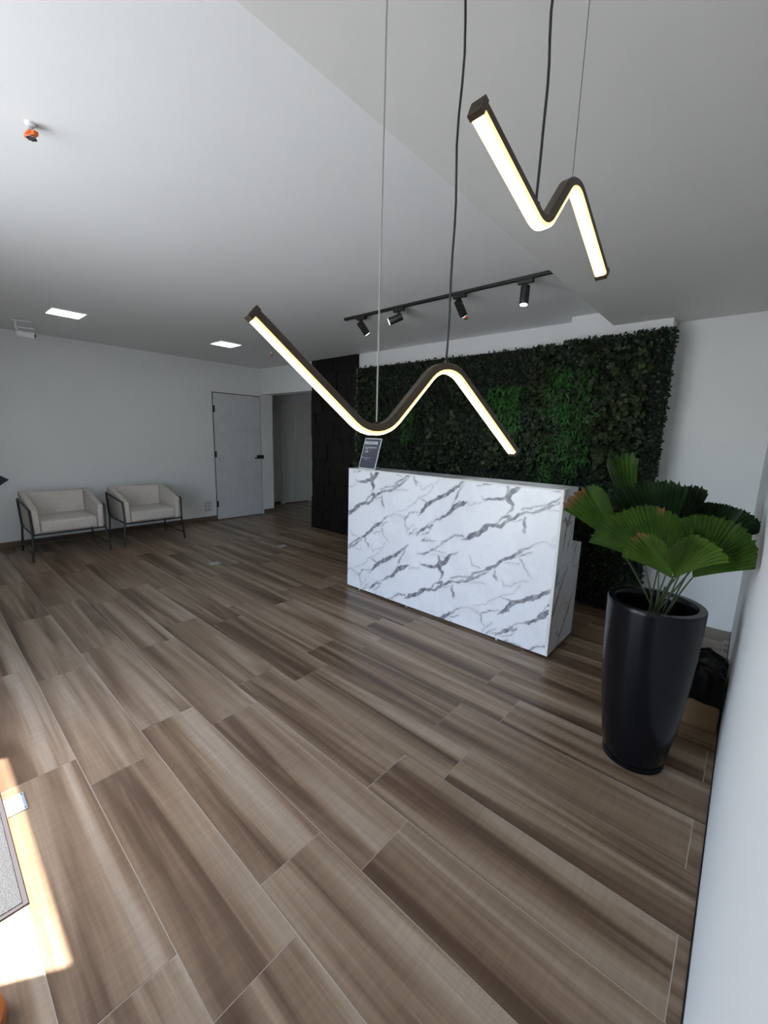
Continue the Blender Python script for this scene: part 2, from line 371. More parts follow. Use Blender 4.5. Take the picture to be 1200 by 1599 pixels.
def leaf_mesh(name, base, ax, nrm, sz, shape, faces, cols, parent):
    sd = np.cross(nrm, ax); k = len(shape); n = len(base)
    V = np.zeros((n, k, 3))
    for i, (a, b, c) in enumerate(shape): V[:, i] = base + (ax * a + sd * b + nrm * c) * sz[:, None]
    F = np.concatenate([[np.array(f) for f in faces]], 0)
    allf = (np.arange(n)[:, None, None] * k + F[None]).reshape(-1, F.shape[1])
    me = bpy.data.meshes.new(name); me.vertices.add(n * k); me.vertices.foreach_set('co', V.reshape(-1))
    nf = len(allf); c = F.shape[1]
    me.loops.add(nf * c); me.loops.foreach_set('vertex_index', allf.reshape(-1).astype(np.int32))
    me.polygons.add(nf); me.polygons.foreach_set('loop_start', np.arange(0, nf * c, c, dtype=np.int32))
    me.update(calc_edges=True)
    at = me.color_attributes.new('Col', 'FLOAT_COLOR', 'POINT')
    cc = np.ones((n, k, 4)); cc[:, :, :3] = cols[:, None, :]; at.data.foreach_set('color', cc.reshape(-1))
    me.materials.append(LEAFMAT)
    o = link_obj(name, me, parent); o['kind'] = 'stuff'
    return o

gw = thing('green_wall', 'dark green artificial foliage panel covering the wall behind the desk', 'green wall', (0, 0, 0))
MB().box(-4.25, -1.392, 4.235, YB - 0.001, 0.02, 2.40).build('backing_panel', GAP, gw)
MB().box(-1.40, -0.605, 4.055, 4.099, 0.02, 2.36).build('backing_panel', GAP, gw)
MB().box(-0.609, -0.585, 4.056, 4.14, 0.02, 2.36).build('side_backing', GAP, gw)
FULL = [(-4.24, -1.39, 0.02, 2.40, 1), (-1.43, -0.585, 0.02, 2.37, 1.1), (-1.42, -0.585, 2.345, 2.382, 3.0), (-0.60, -0.572, 0.02, 2.375, 5.0)]
base, ax, nr, sz, rg = grow(46000, FULL, 3, 0.028, 0.060, 0.6, 0.0, 'box')
shade = (0.25 + 1.9 * rg.random(len(base)) ** 2.2)[:, None]
cols = np.array([[0.0120, 0.0300, 0.0125]]) * shade + rg.normal(0, 0.0015, (len(base), 3)); cols = np.clip(cols, 0.002, 1)
lt = rg.random(len(base)) < 0.012; cols[lt] = np.array([0.10, 0.13, 0.10])
DIA = [(0, 0, 0), (0.5, 0.3, 0.08), (1, 0, 0), (0.5, -0.3, 0.08)]
leaf_mesh('boxwood_foliage', base, ax, nr, sz, DIA, [(0, 1, 2, 3)], cols, gw)['label'] = 'small dark boxwood leaves'
IVY = [(-4.2, -3.75, 0.6, 2.3, .8), (-3.3, -2.9, 0.9, 1.9, .8), (-2.75, -2.5, 0.8, 2.2, .7), (-1.75, -1.50, 1.3, 2.38, 1.6), (-2.2, -1.8, 1.2, 1.6, 1.2), (-1.27, -0.72, 1.3, 2.28, 1.5), (-1.05, -0.72, 0.9, 1.4, .8)]
base, ax, nr, sz, rg = grow(2100, IVY, 5, 0.050, 0.050, 0.5, -0.035, 'ivy')
cols = np.array([[0.017, 0.030, 0.010]]) * rg.uniform(0.3, 1.8, len(base))[:, None]
red = rg.random(len(base)) < 0.05; cols[red] = cols[red] * np.array([1.3, 0.75, 0.8])
STAR = [(0.25, 0, 0), (0, 0.05, -0.05), (0.12, 0.42, 0.06), (0.5, 0.26, 0.03), (0.62, 0.42, 0.06), (1, 0, 0.0), (0.62, -0.42, 0.06), (0.5, -0.26, 0.03), (0.12, -0.42, 0.06), (0, -0.05, -0.05)]
leaf_mesh('ivy_foliage', base, ax, nr, sz, STAR, [(0, i, i + 1) for i in range(1, 9)] + [(0, 9, 1)], cols, gw)['label'] = 'hanging olive-green ivy strands'
FERN = [(-2.20, -1.85, 1.60, 2.05, 1.5), (-2.02, -1.83, 1.50, 1.65, 1.0), (-1.62, -1.30, 1.72, 2.16, 1.1), (-1.38, -1.10, 1.35, 1.85, 1.2), (-1.60, -1.42, 1.12, 1.5, .9), (-1.22, -1.12, 1.8, 2.15, .8), (-3.38, -3.20, 1.45, 1.85, .9), (-1.30, -1.16, 1.15, 1.4, .8)]
base, ax, nr, sz, rg = grow(2300, FERN, 7, 0.062, 0.05, 0.45, -0.030, 'fern')
cols = np.array([[0.026, 0.105, 0.017]]) * rg.uniform(0.45, 1.5, len(base))[:, None]
LANCE = [(0, 0, 0), (0.4, 0.085, 0.03), (1, 0, -0.12), (0.4, -0.085, 0.03)]
leaf_mesh('fern_foliage', base, ax, nr, sz, LANCE, [(0, 1, 2, 3)], cols, gw)['label'] = 'bright green fern tufts'

# ------------------------------------------------------------------ reception desk
D1, D2 = np.array([1.322, -0.003]), np.array([0.780, -0.638])
VEINS = [[(0.466, 1.25, 6), (0.406, 1.205, 18), (0.359, 1.167, 30), (0.32, 1.126, 42), (0.303, 1.101, 45), (0.314, 1.067, 30), (0.339, 1.048, 22), (0.323, 1.007, 8), (0.301, 0.972, 4), (0.288, 0.952, 4)], [(0.097, 1.087, 2), (0.119, 1.063, 8), (0.159, 1.068, 20), (0.227, 1.078, 24), (0.293, 1.095, 28)], [(0.288, 1.184, 4), (0.299, 1.166, 14), (0.305, 1.13, 18)], [(-0.232, 0.648, 4), (-0.187, 0.694, 8), (-0.109, 0.735, 10), (-0.044, 0.753, 14)], [(-0.053, 0.719, 6), (0.01, 0.751, 34), (0.072, 0.786, 34), (0.122, 0.831, 36), (0.17, 0.866, 26), (0.219, 0.879, 20), (0.268, 0.88, 20), (0.305, 0.911, 16), (0.341, 0.945, 22), (0.394, 0.988, 22), (0.438, 1.008, 14), (0.482, 1.017, 14), (0.56, 1.04, 16), (0.62, 1.075, 14), (0.68, 1.12, 14), (0.74, 1.155, 5)], [(0.224, 0.885, 10), (0.256, 0.927, 10), (0.302, 0.958, 18), (0.33, 0.972, 20), (0.336, 0.944, 20)], [(0.414, 1.026, 10), (0.479, 1.051, 10), (0.56, 1.07, 8), (0.62, 1.085, 8)], [(0.44, 0.976, 10), (0.434, 0.925, 18), (0.451, 0.881, 16), (0.457, 0.862, 4)], [(0.351, 0.928, 3), (0.414, 0.951, 6), (0.441, 0.964, 8)], [(-0.023, 1.216, 10), (-0.043, 1.195, 16), (-0.095, 1.154, 14), (-0.148, 1.108, 22), (-0.225, 1.06, 32), (-0.293, 1.013, 30), (-0.363, 0.979, 26), (-0.398, 0.943, 30), (-0.433, 0.901, 22), (-0.482, 0.851, 6)], [(-0.474, 0.996, 4), (-0.411, 0.984, 10), (-0.375, 0.971, 16)], [(-0.074, 1.154, 8), (-0.093, 1.11, 10), (-0.123, 1.033, 18), (-0.133, 1.022, 6), (-0.153, 0.968, 4)], [(-0.008, 1.024, 6), (-0.056, 1.013, 24), (-0.11, 0.987, 34), (-0.152, 0.946, 34), (-0.195, 0.899, 26), (-0.252, 0.857, 18), (-0.298, 0.836, 6), (-0.357, 0.807, 4), (-0.38, 0.777, 14), (-0.416, 0.744, 26), (-0.458, 0.708, 18), (-0.489, 0.685, 6)], [(-0.47, 0.886, 4), (-0.571, 0.854, 10), (-0.616, 0.804, 12), (-0.608, 0.747, 8), (-0.581, 0.729, 6), (-0.599, 0.67, 3)], [(-0.703, 0.817, 2), (-0.622, 0.797, 4)], [(-0.332, 0.79, 12), (-0.368, 0.771, 14)], [(-0.343, 0.768, 5), (-0.366, 0.724, 7), (-0.427, 0.693, 5)], [(-0.389, 0.675, 6), (-0.413, 0.649, 12), (-0.339, 0.66, 8), (-0.292, 0.669, 4)], [(-0.491, 0.738, 4), (-0.566, 0.664, 8), (-0.541, 0.686, 4)], [(-0.013, 1.001, 3), (0.1, 1.037, 2)], [(0.456, 1.384, 10), (0.396, 1.358, 6), (0.344, 1.32, 12), (0.292, 1.274, 6), (0.238, 1.231, 10), (0.172, 1.184, 18), (0.114, 1.165, 8), (0.063, 1.156, 4)], [(0.248, 1.22, 8), (0.295, 1.226, 6), (0.351, 1.214, 3)], [(0.221, 1.178, 2), (0.306, 1.192, 3), (0.353, 1.186, 5)], [(0.025, 0.416, 10), (0.071, 0.473, 14), (0.149, 0.517, 14), (0.237, 0.571, 22), (0.31, 0.635, 22), (0.393, 0.699, 26), (0.461, 0.754, 12), (0.528, 0.8, 6), (0.583, 0.827, 3), (0.649, 0.826, 2), (0.703, 0.809, 4)], [(0.394, 0.672, 4), (0.451, 0.708, 10), (0.508, 0.744, 4)], [(0.323, 0.614, 2), (0.43, 0.637, 4)], [(0.238, 0.552, 8), (0.237, 0.505, 10), (0.272, 0.47, 10)], [(0.443, 0.667, 10), (0.466, 0.621, 6), (0.527, 0.556, 2)], [(0.035, 0.602, 3), (0.063, 0.544, 6), (0.122, 0.536, 4)], [(0.637, 0.854, 2), (0.751, 0.908, 3), (0.828, 0.988, 3), (0.905, 1.025, 2), (0.996, 1.11, 2)], [(0.773, 1.169, 6), (0.785, 1.141, 8), (0.821, 1.125, 8)], [(0.315, 0.483, 2), (0.329, 0.439, 3), (0.418, 0.481, 3), (0.493, 0.527, 2)], [(0.596, 1.044, 2), (0.723, 1.058, 3)], [(0.72, 0.675, 4), (0.76, 0.716, 4), (0.799, 0.773, 2)], [(0.763, 0.666, 3), (0.853, 0.707, 4), (0.891, 0.747, 4)]]

def sines(U, Z, seed, fs, amp):
    rng = np.random.default_rng(seed); out = np.zeros_like(U)
    for f in fs:
        for _ in range(3):
            a = rng.uniform(0, 2 * np.pi); out += amp / f ** 0.8 * np.sin(2 * np.pi * f * (U * np.cos(a) + Z * np.sin(a)) + rng.uniform(0, 6.28))
    return out
def marble(U, Z):
    """vein print sampled at panel coordinates (metres): linear rgb"""
    wu = U + sines(U, Z, 1, (7, 16, 34, 60), 0.016); wz = Z + sines(U, Z, 2, (7, 16, 34, 60), 0.016)
    dark = np.zeros_like(U); soft = np.zeros_like(U)
    um, uM, zm, zM = U.min(), U.max(), Z.min(), Z.max()
    for i in range(-3, 4):
        for j in range(-3, 4):
            o = D1 * i + D2 * j
            for v in VEINS:
                for (a0, b0, w0), (a1, b1, w1) in zip(v, v[1:]):
                    a0_, b0_, a1_, b1_ = a0 + o[0], b0 + o[1], a1 + o[0], b1 + o[1]
                    if max(a0_, a1_) < um - .04 or min(a0_, a1_) > uM + .04 or max(b0_, b1_) < zm - .04 or min(b0_, b1_) > zM + .04: continue
                    sel = (wu > min(a0_, a1_) - .04) & (wu < max(a0_, a1_) + .04) & (wz > min(b0_, b1_) - .04) & (wz < max(b0_, b1_) + .04)
                    if not sel.any(): continue
                    pu, pz = wu[sel], wz[sel]; dx, dz = a1_ - a0_, b1_ - b0_
                    t = np.clip(((pu - a0_) * dx + (pz - b0_) * dz) / (dx * dx + dz * dz), 0, 1)
                    d = np.hypot(pu - a0_ - t * dx, pz - b0_ - t * dz); hw = (w0 + (w1 - w0) * t) * 0.00051 + 0.0013
                    k = np.clip((hw - d) / 0.0028 + 0.5, 0, 1) * np.clip(0.42 + hw * 45, 0, 1)
                    dark[sel] = np.maximum(dark[sel], k)
                    soft[sel] = np.maximum(soft[sel], np.clip(1 - d / (hw + 0.02), 0, 1) * 0.10)
    tex = 0.80 + sines(U * 1.0, Z * 1.6, 4, (14, 40, 75), 0.75)
    c = np.clip(dark * np.clip(tex + 0.08, 0.5, 1.0), 0, 1)
    s = np.clip(soft + np.clip(sines(U, Z, 6, (1.5, 4, 9), 0.06), 0, 0.06), 0, 0.16)
    wv, gv = np.array([0.81, 0.81, 0.83]), np.array([0.150, 0.150, 0.170])
    k = np.maximum(c, s)[..., None]
    return wv * (1 - k) + gv * k

def marble_panel(name, origin, eu, ev, lu, lv, thick, parent, step=0.004, swap=False, ou=0.0, ov=0.0):
    """panel whose printed face spans lu along eu and lv along ev; thick goes back along -(eu x ev)"""
    nu, nv = max(2, int(lu / step)), max(2, int(lv / step))
    u, v = np.linspace(0, lu, nu + 1), np.linspace(0, lv, nv + 1)
    U, V = np.meshgrid(u, v, indexing='ij')
    C = marble((V if swap else U) + ou, (U if swap else V) + ov).reshape(-1, 3)
    eu, ev, og = np.array(eu, float), np.array(ev, float), np.array(origin, float); n = np.cross(eu, ev)
    P = og + U[..., None] * eu + V[..., None] * ev; P = P.reshape(-1, 3)
    idx = np.arange((nu + 1) * (nv + 1)).reshape(nu + 1, nv + 1)
    F = np.stack([idx[:-1, :-1], idx[1:, :-1], idx[1:, 1:], idx[:-1, 1:]], -1).reshape(-1, 4)
    e = 0.0004
    cor = [(0, 0), (lu, 0), (lu, lv), (0, lv)]
    bx = [og + a * eu + b * ev - n * e for a, b in cor] + [og + a * eu + b * ev - n * thick for a, b in cor]
    k = len(P)
    F2 = np.array([(0, 1, 2, 3), (4, 7, 6, 5), (0, 4, 5, 1), (1, 5, 6, 2), (2, 6, 7, 3), (3, 7, 4, 0)]) + k
    P = np.concatenate([P, np.array(bx)]); F = np.concatenate([F, F2])
    me = bpy.data.meshes.new(name); me.vertices.add(len(P)); me.vertices.foreach_set('co', P.reshape(-1))
    me.loops.add(len(F) * 4); me.loops.foreach_set('vertex_index', F.reshape(-1).astype(np.int32))
    me.polygons.add(len(F)); me.polygons.foreach_set('loop_start', np.arange(0, len(F) * 4, 4, dtype=np.int32))
    me.update(calc_edges=True)
    at = me.color_attributes.new('Col', 'FLOAT_COLOR', 'POINT')
    cc = np.ones((len(P), 4)); cc[:k, :3] = C; cc[k:, :3] = (0.74, 0.73, 0.72)
    at.data.foreach_set('color', cc.reshape(-1)); me.materials.append(MARBLE)
    return link_obj(name, me, parent)

desk = thing('reception_desk', 'reception desk clad in white marble laminate with grey veins', 'reception desk', (-2.885, 2.78, 0))
LD, HD = 2.005, 1.19
marble_panel('front_panel', (0.0, 0.0, 0.02), (1, 0, 0), (0, 0, 1), LD, HD - 0.02, 0.025, desk, 0.004, ov=0.02)
eb = MB().box(LD - 0.018, LD + 0.0015, -0.0015, 0.0, 0.02, HD).box(0.0, LD - 0.018, -0.0015, 0.0, HD - 0.012, HD).build('edge_band', EDGEBAND, desk)
marble_panel('side_panel', (LD, 0.026, 0.02), (0, 1, 0), (0, 0, 1), 0.264, HD - 0.02, 0.025, desk, 0.006, swap=True, ou=0.15, ov=0.35)
marble_panel('side_panel', (LD, 0.291, 0.02), (0, 1, 0), (0, 0, 1), 0.225, 0.735, 0.025, desk, 0.006, swap=True, ou=0.15, ov=0.62)
marble_panel('top_shelf', (0.0, 0.026, HD), (1, 0, 0), (0, 1, 0), LD - 0.026, 0.264, 0.025, desk, 0.008, ou=0.3, ov=0.4)
marble_panel('worktop', (0.03, 0.291, 0.755), (1, 0, 0), (0, 1, 0), LD - 0.056, 0.225, 0.025, desk, 0.012)
MB().box(0.0, 0.025, 0.026, 0.516, 0.02, 0.755).build('side_panel', EDGEBAND, desk)
MB().box(0.0, 0.025, 0.026, 0.29, 0.757, HD - 0.027).build('side_panel', EDGEBAND, desk)
MB().box(0.03, LD - 0.03, 0.265, 0.290, 0.757, HD - 0.027).build('inner_panel', EDGEBAND, desk)
MB().box(0.02, LD - 0.02, 0.03, 0.50, 0.004, 0.019).build('plinth', GAP, desk)
for x in (0.16, 0.75, 1.62): MB().lathe([(0, 0), (0.008, 0), (0.008, 0.012), (0.004, 0.0195), (0, 0.0195)], 10, (x, 0.012, 0)).build('levelling_foot', PLASTIC, desk)

# acrylic notice on the desk
sg = thing('notice_stand', 'small slate-blue notice in a clear acrylic stand on desk', 'notice stand', (-2.80, 2.822, HD + 0.001), R(-3))
tl = Matrix.Rotation(R(-17), 4, 'X')
def leanbox(name, x0, x1, y0, y1, z0, z1, m, par=None):
    o = MB().box(x0, x1, y0, y1, z0, z1).build(name, m, par if par else sg)
    if par is None: o.matrix_local = tl
    return o
plate = leanbox('acrylic_panel', 0, 0.222, 0.0, 0.006, 0.004, 0.297, ACRYLIC)
leanbox('print', 0.007, 0.215, -0.0015, -0.0003, 0.010, 0.288, SIGNFACE, plate)
leanbox('print_heading', 0.014, 0.185, -0.0030, -0.0018, 0.238, 0.266, SIGNBAR, plate)
for i, (a, b, z, h, mm) in enumerate(((0.05, 0.14, 0.249, 0.008, SIGNGREY), (0.03, 0.185, 0.202, 0.008, SIGNBAR), (0.04, 0.075, 0.186, 0.007, SIGNBAR), (0.09, 0.115, 0.186, 0.006, SIGNGREY), (0.045, 0.088, 0.160, 0.012, SIGNBAR), (0.018, 0.03, 0.104, 0.008, SIGNBAR), (0.036, 0.135, 0.103, 0.007, SIGNGREY), (0.045, 0.105, 0.088, 0.005, SIGNGREY))):
    leanbox('print_line', a, b, -0.0042, -0.0032, z, z + h, mm, plate)
MB().box(0.0, 0.222, 0.002, 0.09, 0.0, 0.0035).build('acrylic_foot', ACRYLIC, sg)

# ------------------------------------------------------------------ pendant lamps
def fillet(pts, rad, n=8):
    out = [Vector(pts[0])]
    for a, b, c in zip(pts, pts[1:], pts[2:]):
        a, b, c = Vector(a), Vector(b), Vector(c); u, v = (a - b).normalized(), (c - b).normalized()
        ang = u.angle(v); d = min(rad / math.tan(ang / 2), 0.48 * (a - b).length, 0.48 * (c - b).length); rr = d * math.tan(ang / 2)
        bis = (u + v).normalized(); ctr = b + bis * (rr / math.sin(ang / 2))
        s, e = (b + u * d) - ctr, (b + v * d) - ctr
        for i in range(n + 1):
            t = i / n; w_ = (s * math.sin((1 - t) * s.angle(e)) + e * math.sin(t * s.angle(e))) / math.sin(s.angle(e)); out.append(ctr + w_)
    out.append(Vector(pts[-1])); return out
def sweep(path, prof, x_in=0.0):
    """sweep a closed (b, n) profile along a path in the local x-z plane; n points to the lamp's underside"""
    m = MB(); rings = []
    P = [Vector((p[0], 0, p[1])) for p in path]
    for i, p in enumerate(P):
        t = (P[min(i + 1, len(P) - 1)] - P[max(i - 1, 0)]).normalized(); nn = Vector((t.z, 0, -t.x))
        if i == 0: p = p + t * x_in
        if i == len(P) - 1: p = p - t * x_in
        rings.append([m.bm.verts.new(p + Vector((0, b, 0)) + nn * n) for b, n in prof])
    k = len(prof)
    for a, c in zip(rings, rings[1:]):
        for j in range(k): m.bm.faces.new((a[j], a[(j + 1) % k], c[(j + 1) % k], c[j]))
    m.bm.faces.new(list(reversed(rings[0]))); m.bm.faces.new(rings[-1]); return m
def pendant(loc, yaw, ctrl, wires, label, rad, ztop):
    t = thing('pendant_lamp', label, 'pendant lamp', loc, yaw, 'zigzag led pendants')
    path = fillet(ctrl, rad)
    body = sweep(path, [(-0.0132, 0.0034), (0.0132, 0.0034), (0.0132, -0.0092), (0.0092, -0.0126), (-0.0092, -0.0126), (-0.0132, -0.0092)]).build('lamp_body', BRONZE, t, 0, 2, True)
    sweep(path, [(-0.0130, 0.0037), (-0.0130, 0.0080), (-0.0106, 0.0099), (0.0106, 0.0099), (0.0130, 0.0080), (0.0130, 0.0037)], 0.011).build('diffuser_edge', LEDBLOOM, t, 0, 2, True)  # diffuser sides, coloured amber to stand in for bloom
    sweep(path, [(-0.0101, 0.0101), (-0.0101, 0.0110), (-0.0069, 0.0117), (0.0069, 0.0117), (0.0101, 0.0110), (0.0101, 0.0101)], 0.0115).build('diffuser', LED, t, 0, 2, True)
    for s, i, j in ((1, 0, 1), (-1, -1, -2)):
        p, q = path[i], path[j]; d = (q - p).normalized(); tt = d * s
        nn = Vector((tt[1], -tt[0])); a = p; b = p + d * 0.0105
        ring = [(-0.0135, 0.0119), (0.0135, 0.0119), (0.0135, -0.0129), (-0.0135, -0.0129)]
        f3 = lambda c: [(c[0] + nn[0] * n_, b_, c[1] + nn[1] * n_) for b_, n_ in ring]
        MB().prism(f3(a), f3(b)).build('end_cap', BRONZE, t)
    for u, z, kind in wires:
        top = ztop - loc[2]
        g = MB().tube([(u, 0, z - 0.004), (u, 0, z + 0.010)], 0.006, 12).build('wire_grip', BRONZE, t)
        if kind == 'cable':
            pts = [(u + 0.0025 * math.sin(k * 1.3), 0.0025 * math.sin(k * 0.9 + 1), z + 0.012 + (top - z - 0.012) * k / 14) for k in range(15)]
            MB().tube(pts, 0.0026, 8).build('power_cable', CABLE, t, 0, 2, True)
        else:
            MB().tube([(u, 0, z + 0.012), (u, 0, top)], 0.0018 if kind == 'wire' else 0.0008, 6).build('suspension_wire', STEELWIRE if kind == 'wire' else THINWIRE, t)
        MB().lathe([(0, 0), (0.03, 0), (0.03, -0.012), (0.022, -0.02), (0, -0.02)], 20, (u, 0, top)).build('ceiling_rose', BRONZE, t)
    return t
pendant((-0.634, 0.694, 1.514), R(75), [(-0.272, 0.196), (0.0, -0.030), (0.190, 0.178), (0.471, -0.052)], [(0.0, 0.004, 'wire'), (0.196, 0.158, 'cable')], 'larger zigzag led pendant lamp hanging lower in front of the desk', 0.075, HS)
pendant((-0.375, 0.873, 1.922), R(84), [(-0.226, 0.087), (0.006, -0.013), (0.112, 0.120), (0.321, -0.017)], [(-0.021, 0.014, 'cable'), (0.113, 0.101, 'thin')], 'smaller zigzag led pendant lamp hanging high up near the ceiling', 0.045, HS)

# ------------------------------------------------------------------ track, spots, panels, sprinklers, camera
tr = thing('light_track', 'long black track rail fixed under the white ceiling', 'light track', (-3.11, 2.935, H))
MB().box(0, 2.055, -0.017, 0.017, -0.020, -0.0005).build('rail', BLACKMETAL, tr, 0.002)
MB().box(-0.012, -0.0005, -0.018, 0.018, -0.022, -0.0005).build('end_cap', BLACKMETAL, tr, 0.002)
def spot(x, aim, label, lit):
    t = thing('track_spotlight', label, 'spotlight', (x, 2.935, H - 0.0205), 0, 'spotlights on the black track')
    MB().box(-0.055, 0.055, -0.016, 0.016, -0.026, -0.0003).build('adapter', BLACKMETAL, t, 0.004)
    MB().tube([(0, 0, -0.0265), (0, 0, -0.062)], 0.009, 12).build('swivel_stem', BLACKMETAL, t)
    d = Vector(aim).normalized(); c = Vector((0, 0, -0.075))
    h = MB().tube([c - d * 0.035, c - d * 0.031, c + d * 0.085, c + d * 0.088], [0.027, 0.031, 0.031, 0.029], 24).build('lamp_head', BLACKMETAL, t, 0, 2, True)
    MB().tube([c + d * 0.0885, c + d * 0.091], 0.024, 24).build('lens', SPOTLENS, h)
    if lit:
        ld = bpy.data.lights.new('spot_light', 'SPOT'); lo = bpy.data.objects.new('spot_light', ld); COL.objects.link(lo); lo.parent = t
        ld.energy = 14; ld.spot_size = R(40); ld.spot_blend = 0.5; ld.color = (0.92, 0.97, 1.0); ld.shadow_soft_size = 0.02
        lo.location = c + d * 0.096; lo.rotation_euler = (-d).to_track_quat('Z', 'Y').to_euler()
spot(-2.90, (0.25, 0.95, -1.0), 'black track spotlight nearest the rail end on the left, tilted back', True)
spot(-2.455, (-0.85, -0.60, -0.42), 'lit track spotlight turned sideways towards the armchairs, second from left', True)
spot(-1.85, (0.05, 1.0, -0.95), 'third black track spotlight beside the hanging black cable', True)
spot(-1.33, (0.02, -0.10, -1.0), 'lit track spotlight pointing straight down near the soffit', True)

def panel(cx, cy, label):
    t = thing('ceiling_panel_light', label, 'ceiling light', (cx, cy, H), 0, 'square led ceiling panels')
    f = MB().box(-0.15, 0.15, -0.15, -0.135, -0.010, -0.0005).box(-0.15, 0.15, 0.135, 0.15, -0.010, -0.0005).box(-0.15, -0.135, -0.135, 0.135, -0.010, -0.0005).box(0.135, 0.15, -0.135, 0.135, -0.010, -0.0005)
    f.build('frame', PLASTIC, t)
    MB().box(-0.1345, 0.1345, -0.1345, 0.1345, -0.008, -0.0005).build('diffuser', COOL, t)
panel(-5.26, 1.19, 'bright square ceiling panel above the left armchair')
panel(-5.25, 2.855, 'bright square ceiling panel in front of the white door')

def sprinkler(x, y, label, rz):
    t = thing('fire_sprinkler', label, 'sprinkler', (x, y, H), rz, 'orange-capped ceiling sprinklers'); t.scale = (0.62, 0.62, 0.62)
    MB().lathe([(0, -0.0005), (0.028, -0.0005), (0.028, -0.006), (0.022, -0.018), (0.014, -0.020), (0, -0.020)], 24).build('ceiling_cup', PLASTIC, t, 0, 2, True)
    MB().tube([(0, 0, -0.0205), (0, 0, -0.040)], 0.010, 12).build('thread', STEEL, t)
    c = MB().lathe([(0, -0.0405), (0.016, -0.0405), (0.018, -0.052), (0.026, -0.054), (0.026, -0.064), (0, -0.064)], 16).build('orange_cap', ORANGE, t, 0, 2, True)
    MB().box(-0.046, 0.046, -0.014, 0.014, -0.072, -0.050).build('cap_wing', ORANGE, c, 0.003)
    d = MB().lathe([(0, -0.080), (0.026, -0.080), (0.026, -0.083), (0, -0.083)], 20).build('deflector', STEEL, t)
    MB().tube([(0, 0, -0.0645), (0, 0, -0.0795)], 0.006, 8).build('pin', STEEL, d)
    for k in range(8):
        a = k * math.pi / 4; MB().box(0.012, 0.027, -0.0022, 0.0022, -0.0845, -0.0835).build('slot', GAP, d).rotation_euler = (0, 0, a)
sprinkler(-2.175, 0.442, 'orange-capped sprinkler on the bright ceiling at upper left', R(20))
sprinkler(-2.10, 3.45, 'orange-capped sprinkler behind the track rail', R(50))
sprinkler(-5.22, 3.51, 'tiny orange-capped sprinkler near the white door', R(0))

cm = thing('security_camera', 'small white security camera on a bracket under the ceiling', 'camera', (-6.06, 0.955, H), R(-20))
MB().box(-0.045, 0.045, -0.06, 0.10, -0.014, -0.0005).build('mount_plate', PLASTIC, cm, 0.004)
MB().tube([(0, -0.035, -0.0145), (0, -0.035, -0.085), (0, -0.01, -0.11)], 0.012, 12).build('arm', PLASTIC, cm, 0, 2, True)
cb = MB().tube([(0, -0.04, -0.128), (0, -0.03, -0.13), (0, 0.10, -0.142), (0, 0.115, -0.144)], [0.026, 0.036, 0.036, 0.030], 20).build('camera_body', PLASTIC, cm, 0, 2, True)
MB().tube([(0, 0.116, -0.144), (0, 0.120, -0.1445)], 0.020, 16).build('lens', GAP, cb)
MB().box(-0.006, 0.006, -0.02, 0.12, -0.075, -0.066).build('sun_shade_rail', PLASTIC, cm, 0.002)

ns = thing('pointed_wall_sign', 'dark navy pointed sign on white wall at the left edge', 'sign', (XL, 0.66, 0.85))
s_ = 0.118
MB().prism([(0.0005, s_, 0), (0.0005, 0, 0.085), (0.0005, -s_, 0), (0.0005, 0, -0.085)], [(0.014, s_, 0), (0.014, 0, 0.085), (0.014, -s_, 0), (0.014, 0, -0.085)]).build('sign_plate', NAVY, ns)
MB().prism([(0.0142, s_ * .7, 0), (0.0142, 0, 0.06), (0.0142, -s_ * .7, 0), (0.0142, 0, -0.06)], [(0.016, s_ * .7, 0), (0.016, 0, 0.06), (0.016, -s_ * .7, 0), (0.016, 0, -0.06)]).build('sign_inset', NAVY, ns)

ol = thing('wall_outlet', 'white double wall outlet between armchair and white door', 'outlet', (XL, 3.232, 0.255))
MB().box(0.0005, 0.009, -0.058, 0.058, -0.075, 0.075).build('cover_plate', OUTLET, ol, 0.003)
for y in (-0.028, 0.028):
    so = MB().box(0.0092, 0.012, y - 0.02, y + 0.02, -0.05, 0.05).build('socket', PLASTIC, ol, 0.002)
    for z in (-0.012, 0.0, 0.012): MB().tube([(0.0121, y, z), (0.0135, y, z)], 0.0028, 8).build('pin_hole', GAP, so)

def floor_plate(x, y, a, b, label, rz):
    t = thing('floor_outlet_plate', label, 'floor plate', (x, y, 0.0004), rz, 'flush floor outlet plates')
    MB().box(-a, a, -b, b, 0, 0.003).build('plate', PLATE, t, 0.001)
    MB().box(-a * .55, a * .55, -b * .55, b * .55, 0.0032, 0.0045).build('lid', PLATE, t, 0.0005)
floor_plate(-4.475, 2.19, 0.05, 0.06, 'pale metal floor outlet plate in the open floor before the door', 0)
floor_plate(-4.59, 3.19, 0.05, 0.06, 'dull metal floor outlet plate in the dark near the black panel', 0)

